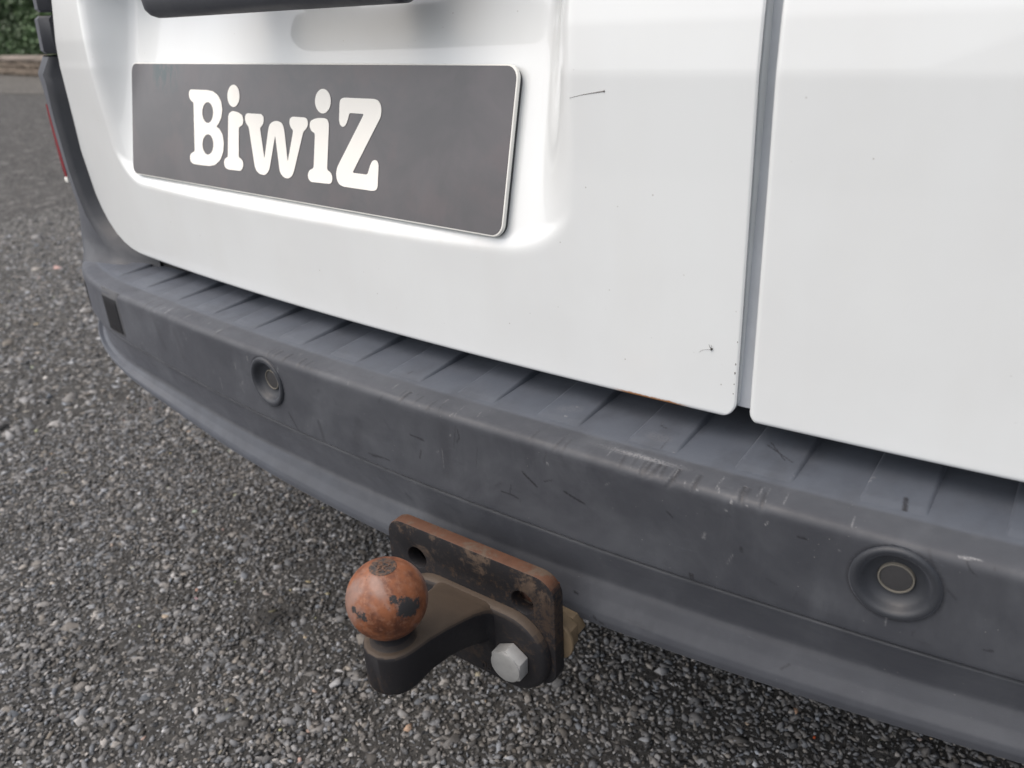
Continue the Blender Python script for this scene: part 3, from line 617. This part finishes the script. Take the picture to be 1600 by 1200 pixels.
def tread(x0,x1,lowered):
    nx=max(8,int((x1-x0)/.0008)) if x1>-.12 else 26; ny=70
    if x1>.36 or x0<-.62: nx,ny=14,14
    e=.0011 if not lowered else 0
    xs=np.linspace(x0,x1,nx); u=np.linspace(0,1,ny); VX=[];D=[];Lh=[]
    for x in xs:
        yf=float(np.interp(x,bx,by))+.0235; ybk=.030
        yy=yf+(ybk-yf)*u; d=yy-yf
        h=.4452+np.minimum(d*.12,.0011)+np.minimum(d,.055)*.066*(0 if lowered else 1)+(.0001 if lowered else .0)
        ed=min(x-x0,x1-x)
        if not lowered: h=h-np.clip(1-ed/.0024,0,1)**2*(h-.4455)
        for a,b in zip(yy,h): VX.append((x,a,b+.00005))
    VX=np.array(VX); D=np.zeros(len(VX)); Lh=np.zeros(len(VX))
    for a,b,r,s_ in STM:
        a=np.array(a);b=np.array(b); ab=b-a; t=np.clip(((VX[:,:2]-a)@ab)/max(ab@ab,1e-12),0,1); d=np.linalg.norm(VX[:,:2]-a-t[:,None]*ab,axis=-1); g=sstep(1.4-d/(r/1000))*abs(s_)
        if s_<0: D=np.maximum(D,g)
        else: Lh=np.maximum(Lh,g)
    return build('tread_rib',VX,grid_faces(nx,ny,True),TREAD,bump_,True,{'dark':D,'light':Lh,'dust_skylight':np.ones(len(VX))})  # every tread coloured paler as if lit by the sky
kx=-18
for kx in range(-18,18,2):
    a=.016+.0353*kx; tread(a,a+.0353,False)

# parking sensors
def sensor(sx,sz,detail=48):
    c=float(np.interp(sx,bx,by)); i=np.argmin(np.abs(bx-sx)); ex=np.array([tx[i],ty[i],0]); ez=np.array([ty[i],-tx[i],0.]); ey=np.array([0,0,1.])
    cen=(sx,c,sz)
    s=lathe('parking_sensor',[(.0228,-.002),(.0228,.0006),(.0218,.0019),(.0203,.0022),(.0186,.0016),(.0174,.0001),(.0164,-.0022),(.0148,-.0040),(.0122,-.0054),(.0100,-.0060),(.0094,-.0061),(.0094,-.0085)],cen,ex,ey,ez,[SBEZ,SEAM],van,detail,[0]*10+[1,1])
    lathe('sensor_ring',[(.0092,-.0080),(.0092,-.0046),(.0089,-.0042),(.0083,-.0042),(.0081,-.0048),(.0080,-.0058)],cen,ex,ey,ez,SRING,s,detail)
    lathe('sensor_face',[(.0080,-.0068),(.0079,-.0049),(.0070,-.0047)],cen,ex,ey,ez,SFACE,s,detail)
for sx,sz in SEN: sensor(sx,sz)
# dark recessed blanking panel near the bumper corner
def curved_panel(name,x0,x1,z0,z1,proud,mat,parent,slant=.0):
    n=12;m=8; V=[]
    for i in range(n):
        for j in range(m):
            v=j/(m-1); z=z0+(z1-z0)*v; x=x0+(x1-x0)*i/(n-1)+slant*(1-v); y=float(np.interp(x,bx,by))
            e=min(i,n-1-i,j,m-1-j); V.append((x,y-(proud if e>0 else -.002),z))
    return build(name,V,grid_faces(n,m),mat,parent)
FR=simple('panel_surround',(.085,.088,.095),.5)
for s_ in (-1,1):
    a,b=sorted((s_*.577,s_*.533)); o=curved_panel('panel_surround',a-.0015,b+.0015,.3875,.4435,.0010,FR,van)
    curved_panel('blanking_panel',a,b,.389,.4420,.0014,simple('blank_insert',(.009,.010,.013),.4),o)
    a,b=sorted((s_*.652,s_*.664)); curved_panel('corner_slot',a,b,.395,.436,.0008,SEAM,van)

# corner columns of black trim beside the doors
def column(side):
    rows=[.436,.447,.453,.466,.481,.498,.522,.553,.583,.607,.631,.648,.6575,.6760]
    b=[(-.612,-.004),(-.620,.006),(-.625,.012),(-.641,.012),(-.654,.012),(-.666,.012),(-.673,.012),(-.678,.012),(-.6785,.012),(-.6795,.012),(-.678,.012),(-.676,.012),(-.678,.012),(-.6655,.018)]
    c=[(-.700,.006),(-.705,.012),(-.712,.018),(-.728,.028),(-.742,.038),(-.752,.045),(-.760,.049),(-.764,.050),(-.766,.050),(-.766,.050),(-.766,.050),(-.770,.050),(-.771,.050),(-.752,.052)]
    V=[];m=0
    for i,z in enumerate(rows):
        ax=np.interp(max(z,.4672),LZ,LX)+.008; B=np.array(b[i])+np.array((-.0207,.010)); Cc=np.array(c[i]); A=np.array((ax if z>.48 else ax+.01,.060 if z>.48 else .035))
        mid=(B+Cc)/2; nrm=np.array([-(Cc-B)[1],(Cc-B)[0]]); nrm/=np.linalg.norm(nrm); mid=mid-nrm*.0+np.array([0,-.0035])
        ring=[A,A+(B-A)*.5+np.array([-.001,-.0]),B+(A-B)*.14,B+np.array([-.0015,-.0012]),B+(Cc-B)*.10+np.array([0,-.0012]),mid,Cc+(B-Cc)*.08,Cc,np.array([-.785,.10]),np.array([-.793,.2]),np.array([-.793,.60])]
        m=len(ring); V+=[(q[0]*-side,q[1],z) for q in ring]
    return build('corner_trim',V,grid_faces(len(rows),m,side>0),TRIM,van)
for s_ in (-1,1): column(s_)
def lamp(side):
    z=.6795; first=True; root=None
    for i,(z0,z1,xo) in enumerate(((.6795,.7175,0),(.7215,.768,.012),(.772,.818,.016),(.822,.868,.018),(.872,1.05,.02))):
        V=[]; 
        for j,zq in enumerate((z0,z0+.003,z1-.003,z1)):
            e=.0025 if j in (0,3) else 0; tap=.006*(zq-z0)/(z1-z0)
            ring=[(-.655+xo*.3,.07),(-.6755+xo+tap+e,.029+e),(-.687+xo+tap,.0225+e),(-.692+xo+tap,.024+e),(-.7115+xo+tap+e,.031+e),(-.716+xo+tap+e,.037+e),(-.765,.12),(-.785,.25)]
            V+=[(q[0]*-side,q[1],zq) for q in ring]
        m=len(ring); F=list(map(tuple,grid_faces(4,m,side>0)))+[tuple(range(m)),tuple(range(3*m,4*m))]
        o=build('rear_light' if first else 'light_segment',V,F,TRIM if i<4 else RED,van if first else root); o.data.set_sharp_from_angle(angle=math.radians(35))
        if first: root=o; first=False
for s_ in (-1,1): lamp(s_)
for s_ in (-1,1):
    V=[]
    for z,wd in ((.535,.007),(.545,.010),(.57,.010),(.60,.007),(.622,.002)):
        for q in ((-.7590,.0455),(-.7605-wd*.3,.0440),(-.7630-wd,.053),(-.772,.060)): V.append((q[0]*-s_,q[1],z))
    build('side_reflector',V,grid_faces(5,4,s_>0),RED,van)
    box('reflector_clip',*sorted((s_*.762,s_*.771)),.046,.060,.527,.5345,PWHITE,van,.002)

# body shell behind the doors, underside, wheels
def shell():
    prof=[(-.80,.30),(-.80,.75),(-.80,1.1),(-.76,1.55),(-.68,1.76),(-.5,1.82),(.5,1.82),(.68,1.76),(.76,1.55),(.80,1.1),(.80,.75),(.80,.30)]
    ys=[.075,.085,.14,.9,2.2,3.1,3.4,4.1]; V=[]
    for y in ys:
        for x,z in prof:
            sc=1; zz_=z
            if y>3.3 and z>1.0: zz_=1.0+(z-1.0)*max(0.05,(4.0-y)/1.0)*.6
            rk=.12*max(0,(z-.75))*(y<.2)
            V.append((x*{.075:.80,.085:.83,.14:.90}.get(y,1),y+rk,zz_))
    m=len(prof); F=[tuple(f) for f in grid_faces(len(ys),m)]+[tuple(range(m)),tuple(range((len(ys)-1)*m,len(ys)*m))]
    o=build('body_shell',V,F,PAINT,van); o.data.set_sharp_from_angle(angle=math.radians(40))
    box('bumper_backing',-.58,.58,.0385,.074,.40,.472,DARK,van,.002)
    for s_ in (-1,1): box('dark_gap_backing',*sorted((s_*.672,s_*.700)),.048,.11,.66,1.06,DARK,van,.002)  # dark box added so the gaps between light segments stay dark
    box('underbody',-.72,.72,.05,4.0,.285,.34,DARK,van,.01)
    box('fuel_tank',-.45,.2,1.2,1.9,.20,.30,DARK,van,.03)
    return o
shell()
for s_ in (-1,1):
    for y in (.95,3.35):
        w_=lathe('wheel',[(.20,-.10),(.305,-.10),(.318,-.08),(.320,.0),(.318,.08),(.300,.10),(.205,.10),(.20,.09)],(s_*.70,y,.320),(0,1,0),(0,0,1),(s_,0,0),TYRE,van,40)
        lathe('wheel_rim',[(.205,.095),(.20,.07),(.16,.055),(.08,.075),(.06,.085)],(s_*.70,y,.320),(0,1,0),(0,0,1),(s_,0,0),RIM,w_,40)

# ---------------------------------------------------------------- tow bar
fy=-.115
tow=prism('tow_bar',rrect(-.0815,.0675,.2700,.3620,.015,8),(0,fy,0),(1,0,0),(0,0,1),(0,-1,0),.0110,FLANGE,van,.0010,2,30,
   holes=[circ(-.054,.3345,.0088,24),circ(.0412,.3355,.0090,24)])
tow['label']='black tow bar flange with a rust brown upper edge'
box('crossbar',-.60,.60,.055,.105,.298,.335,FLANGE,tow,.004)
box('flange_bracket',-.060,-.030,-.103,.10,.278,.318,ARM,tow,.003); box('flange_bracket',.012,.036,-.103,.10,.278,.318,ARM,tow,.003)
box('rusty_bracket_plate',.030,.060,-.1015,-.0955,.325,.348,mat_rust_ball(),tow,.001); box('rusty_bracket_plate',-.075,-.04,-.1015,-.0955,.318,.350,ARM,tow,.001)
# mounting pad (stadium) and arm, swept along -y
def arm():
    # sections: y, half width, z top, z bottom, corner radius
    secs=[(-.1152,.0640,.3270,.2620,.0310),(-.1200,.0640,.3270,.2620,.0310),(-.1222,.0628,.3258,.2632,.0300),(-.1235,.0605,.3235,.2655,.0280)]
    bm=bmesh.new()
    def ring(y,hw,zt,zb,r,n=8):
        r=min(r,hw-.0005,(zt-zb)/2-.0003); out=[]
        for cx,cz,a0 in ((hw-r,zt-r,0),(-hw+r,zt-r,90),(-hw+r,zb+r,180),(hw-r,zb+r,270)):
            for i in range(n+1):
                a=math.radians(a0+90*i/n); out.append(bm.verts.new((cx+r*math.cos(a)+dx(y),y,cz+r*math.sin(a))))
        return out
    dx=lambda y:0
    prev=None;first=None
    for s_ in secs:
        cur=ring(*s_)
        if prev:
            for i in range(len(cur)): bm.faces.new((prev[i],prev[(i+1)%len(cur)],cur[(i+1)%len(cur)],cur[i]))
        else: first=cur
        prev=cur
    bm.faces.new(prev); bm.faces.new(first[::-1])
    pad=from_bm('mounting_pad',bm,ARM,tow,auto=40)
    bm=bmesh.new(); dx=lambda y:-.006*max(0,min(1,(y+.150)/.03))
    secs=[(-.1160,.0300,.3265,.2700,.010),(-.1230,.0285,.3275,.2850,.009),(-.1260,.0260,.3290,.2980,.007),(-.1310,.0240,.3305,.2995,.005),(-.1400,.0222,.3345,.3060,.004),(-.1520,.0205,.3390,.3120,.004),(-.1680,.0198,.3435,.3170,.004),(-.1820,.0194,.3467,.3190,.004),(-.1920,.0192,.3481,.3185,.004),(-.1985,.0188,.3486,.3178,.004),(-.2045,.0172,.3487,.3172,.004),(-.2095,.0143,.3486,.3170,.004),(-.2132,.0098,.3484,.3172,.004),(-.2152,.0052,.3478,.3182,.003)]
    prev=None
    for s_ in secs:
        cur=ring(*s_,n=4)
        if prev:
            for i in range(len(cur)): bm.faces.new((prev[i],prev[(i+1)%len(cur)],cur[(i+1)%len(cur)],cur[i]))
        else: first=cur
        prev=cur
    bm.faces.new(prev); bm.faces.new(first[::-1])
    a=from_bm('tow_arm',bm,ARM,tow,auto=60); return a
arm()
# cast marks in the pad
def glyph(ch,ox,oz,s,y,parent,mat,name):
    cu=bpy.data.curves.new('t','FONT'); cu.body=ch; cu.size=s; cu.extrude=.0003; ob=bpy.data.objects.new('t',cu); S.collection.objects.link(ob)
    dg=bpy.context.evaluated_depsgraph_get(); me=bpy.data.meshes.new_from_object(ob.evaluated_get(dg)); bpy.data.objects.remove(ob)
    me.transform(Matrix.Translation((ox,y,oz))@Matrix.Rotation(math.pi/2,4,'X')); me.materials.clear(); me.materials.append(mat)
    o=bpy.data.objects.new(name,me); S.collection.objects.link(o); o.parent=parent; return o
glyph('06',.0085,.2675,.0095,-.1237,tow,ARM,'cast_number')
# ball
def ball():
    c=np.array((0,-.197,.379)); R=.025; n=72;m=52; V=[];D=[]
    for i in range(m):
        th=math.pi*(.022+i/(m-1)*.86)
        for j in range(n):
            a=2*math.pi*j/n; p=np.array((math.sin(th)*math.cos(a),math.sin(th)*math.sin(a),math.cos(th)))
            q=c+R*p; q[2]=min(q[2],c[2]+R*.941); V.append(q)
            d=0.
            for dv,rad,w_ in ((SP1,.36,.85),(SP2,.22,.66),(SP3,.14,.62),(SP4,.13,.66)): d=max(d,w_*(1.35-np.linalg.norm(p-dv)/rad))
            D.append(max(0,min(1,d)))
    F=[(i*n+j,(i+1)*n+j,(i+1)*n+(j+1)%n,i*n+(j+1)%n) for i in range(m-1) for j in range(n)]+[tuple(range(n))]
    # neck
    k0=len(V)
    b_=build('tow_ball',V,F,RUST,tow,True,{'dark':D}); 
    b_['label']='rust orange tow ball with black worn patches'
    lathe('ball_neck',[(.0160,-.0325),(.0142,-.030),(.0125,-.027),(.0120,-.024),(.0125,-.019)],c,(1,0,0),(0,1,0),(0,0,1),ARM,b_,36)
    t=NT('stamped_black_disc'); nn=t.noise(330,4,.8); t.p('Base Color',t.mix(t.ramp(nn,.42,.6),(.022,.020,.020),(.12,.060,.034))); t.p('Roughness',.55); t.p('Normal',t.bump(nn,.0006,1.))
    dl=lathe('stamped_disc',[(.0083,.0228),(.0083,.02375),(.0076,.0240)],c,(1,0,0),(0,1,0),(0,0,1),t.m,b_,36)
    cu=bpy.data.curves.new('t','FONT'); cu.body='ISO\n50'; cu.size=.0062; cu.space_line=.8; cu.align_x='CENTER'; cu.extrude=.00025; ob=bpy.data.objects.new('t',cu); S.collection.objects.link(ob)
    dg=bpy.context.evaluated_depsgraph_get(); me=bpy.data.meshes.new_from_object(ob.evaluated_get(dg)); bpy.data.objects.remove(ob)
    me.transform(Matrix.Translation(Vector(c)+Vector((0.0003,-.0003,.0241)))@Matrix.Rotation(math.radians(35),4,'Z')); me.materials.clear(); me.materials.append(t.m)
    o=bpy.data.objects.new('stamped_mark',me); S.collection.objects.link(o); o.parent=b_
def dirn(v): v=np.array(v,float); return v/np.linalg.norm(v)
camd=dirn((.298,-.263,.321))                     # towards the viewer's side of the ball
rx_=dirn((.814,.579,-.044)); uy_=dirn(np.cross(camd,rx_)*-1); uy_=uy_ if uy_[2]>0 else -uy_
def sp(a,b): return dirn(camd*math.sqrt(max(0,1-a*a-b*b))+rx_*a+uy_*b)
SP1,SP2,SP3,SP4=sp(.56,-.24),sp(-.56,-.40),sp(.14,-.06),sp(-.72,-.24)
ball()
# bolts
def bolt(x,z,y0):
    hexo=[(x+.0139*math.cos(math.radians(60*i+28)),z+.0139*math.sin(math.radians(60*i+28))) for i in range(6)]
    h=prism('bolt_head',hexo,(0,y0-.0102,0),(1,0,0),(0,0,1),(0,-1,0),.0100,ZINC,tow,.0007,2,30)
    lathe('bolt_crown',[(.0121,-.0004),(.0120,.0007),(.0108,.0013)],(x,y0-.0102,z),(1,0,0),(0,0,1),(0,-1,0),ZINC,h,32)
    return h
bolt(.0385,.2920,-.1236); bolt(-.0385,.2920,-.1236)
for i,(r_,y0,d_) in enumerate(((.0165,-.1035,.003),(.0142,-.1000,.011),(.0125,-.0885,.010))):
    for x in (.0575,-.0475):
        o=[(x+r_*math.cos(math.radians(60*k_+10+i*22)),.3030+r_*math.sin(math.radians(60*k_+10+i*22))) for k_ in range(6)] if i else circ(x,.303,r_,24)
        prism('nut' if i else 'washer',o,(0,y0,0),(1,0,0),(0,0,1),(0,-1,0),d_,BEIGE,tow,.0008,2,30)

# ================================================================ small insect on the door
INS=simple('insect_body',(.03,.025,.02),.5)
ins=thing('insect','tiny dark dead insect stuck to the lower part of the wide white door','insect')
p=on_door(.130,.509,.0006)
bm=bmesh.new(); bmesh.ops.create_icosphere(bm,subdivisions=2,radius=1)
for v in bm.verts: v.co=Vector((p[0]+v.co.x*.0006+v.co.z*.0004,p[1]-v.co.y*.0004,p[2]+v.co.z*.0010))
from_bm('body',bm,INS,ins,smooth=True)
for a,b in ((-.0018,.0030),(-.0003,.0028)):
    V,F=tube([p,(p[0]+a*.5,p[1]-.0006,p[2]+b*.5),(p[0]+a,p[1]-.0002,p[2]+b)],[.00018,.00014,.00008]); build('leg',V,F,INS,ins)
V,F=tube([p,on_door(.127,.5082,.0003),on_door(.1235,.5070,.0002),on_door(.1220,.5052,.0002)],[.00009,.00006,.00005,.00005]); build('wing_thread',V,F,INS,ins)
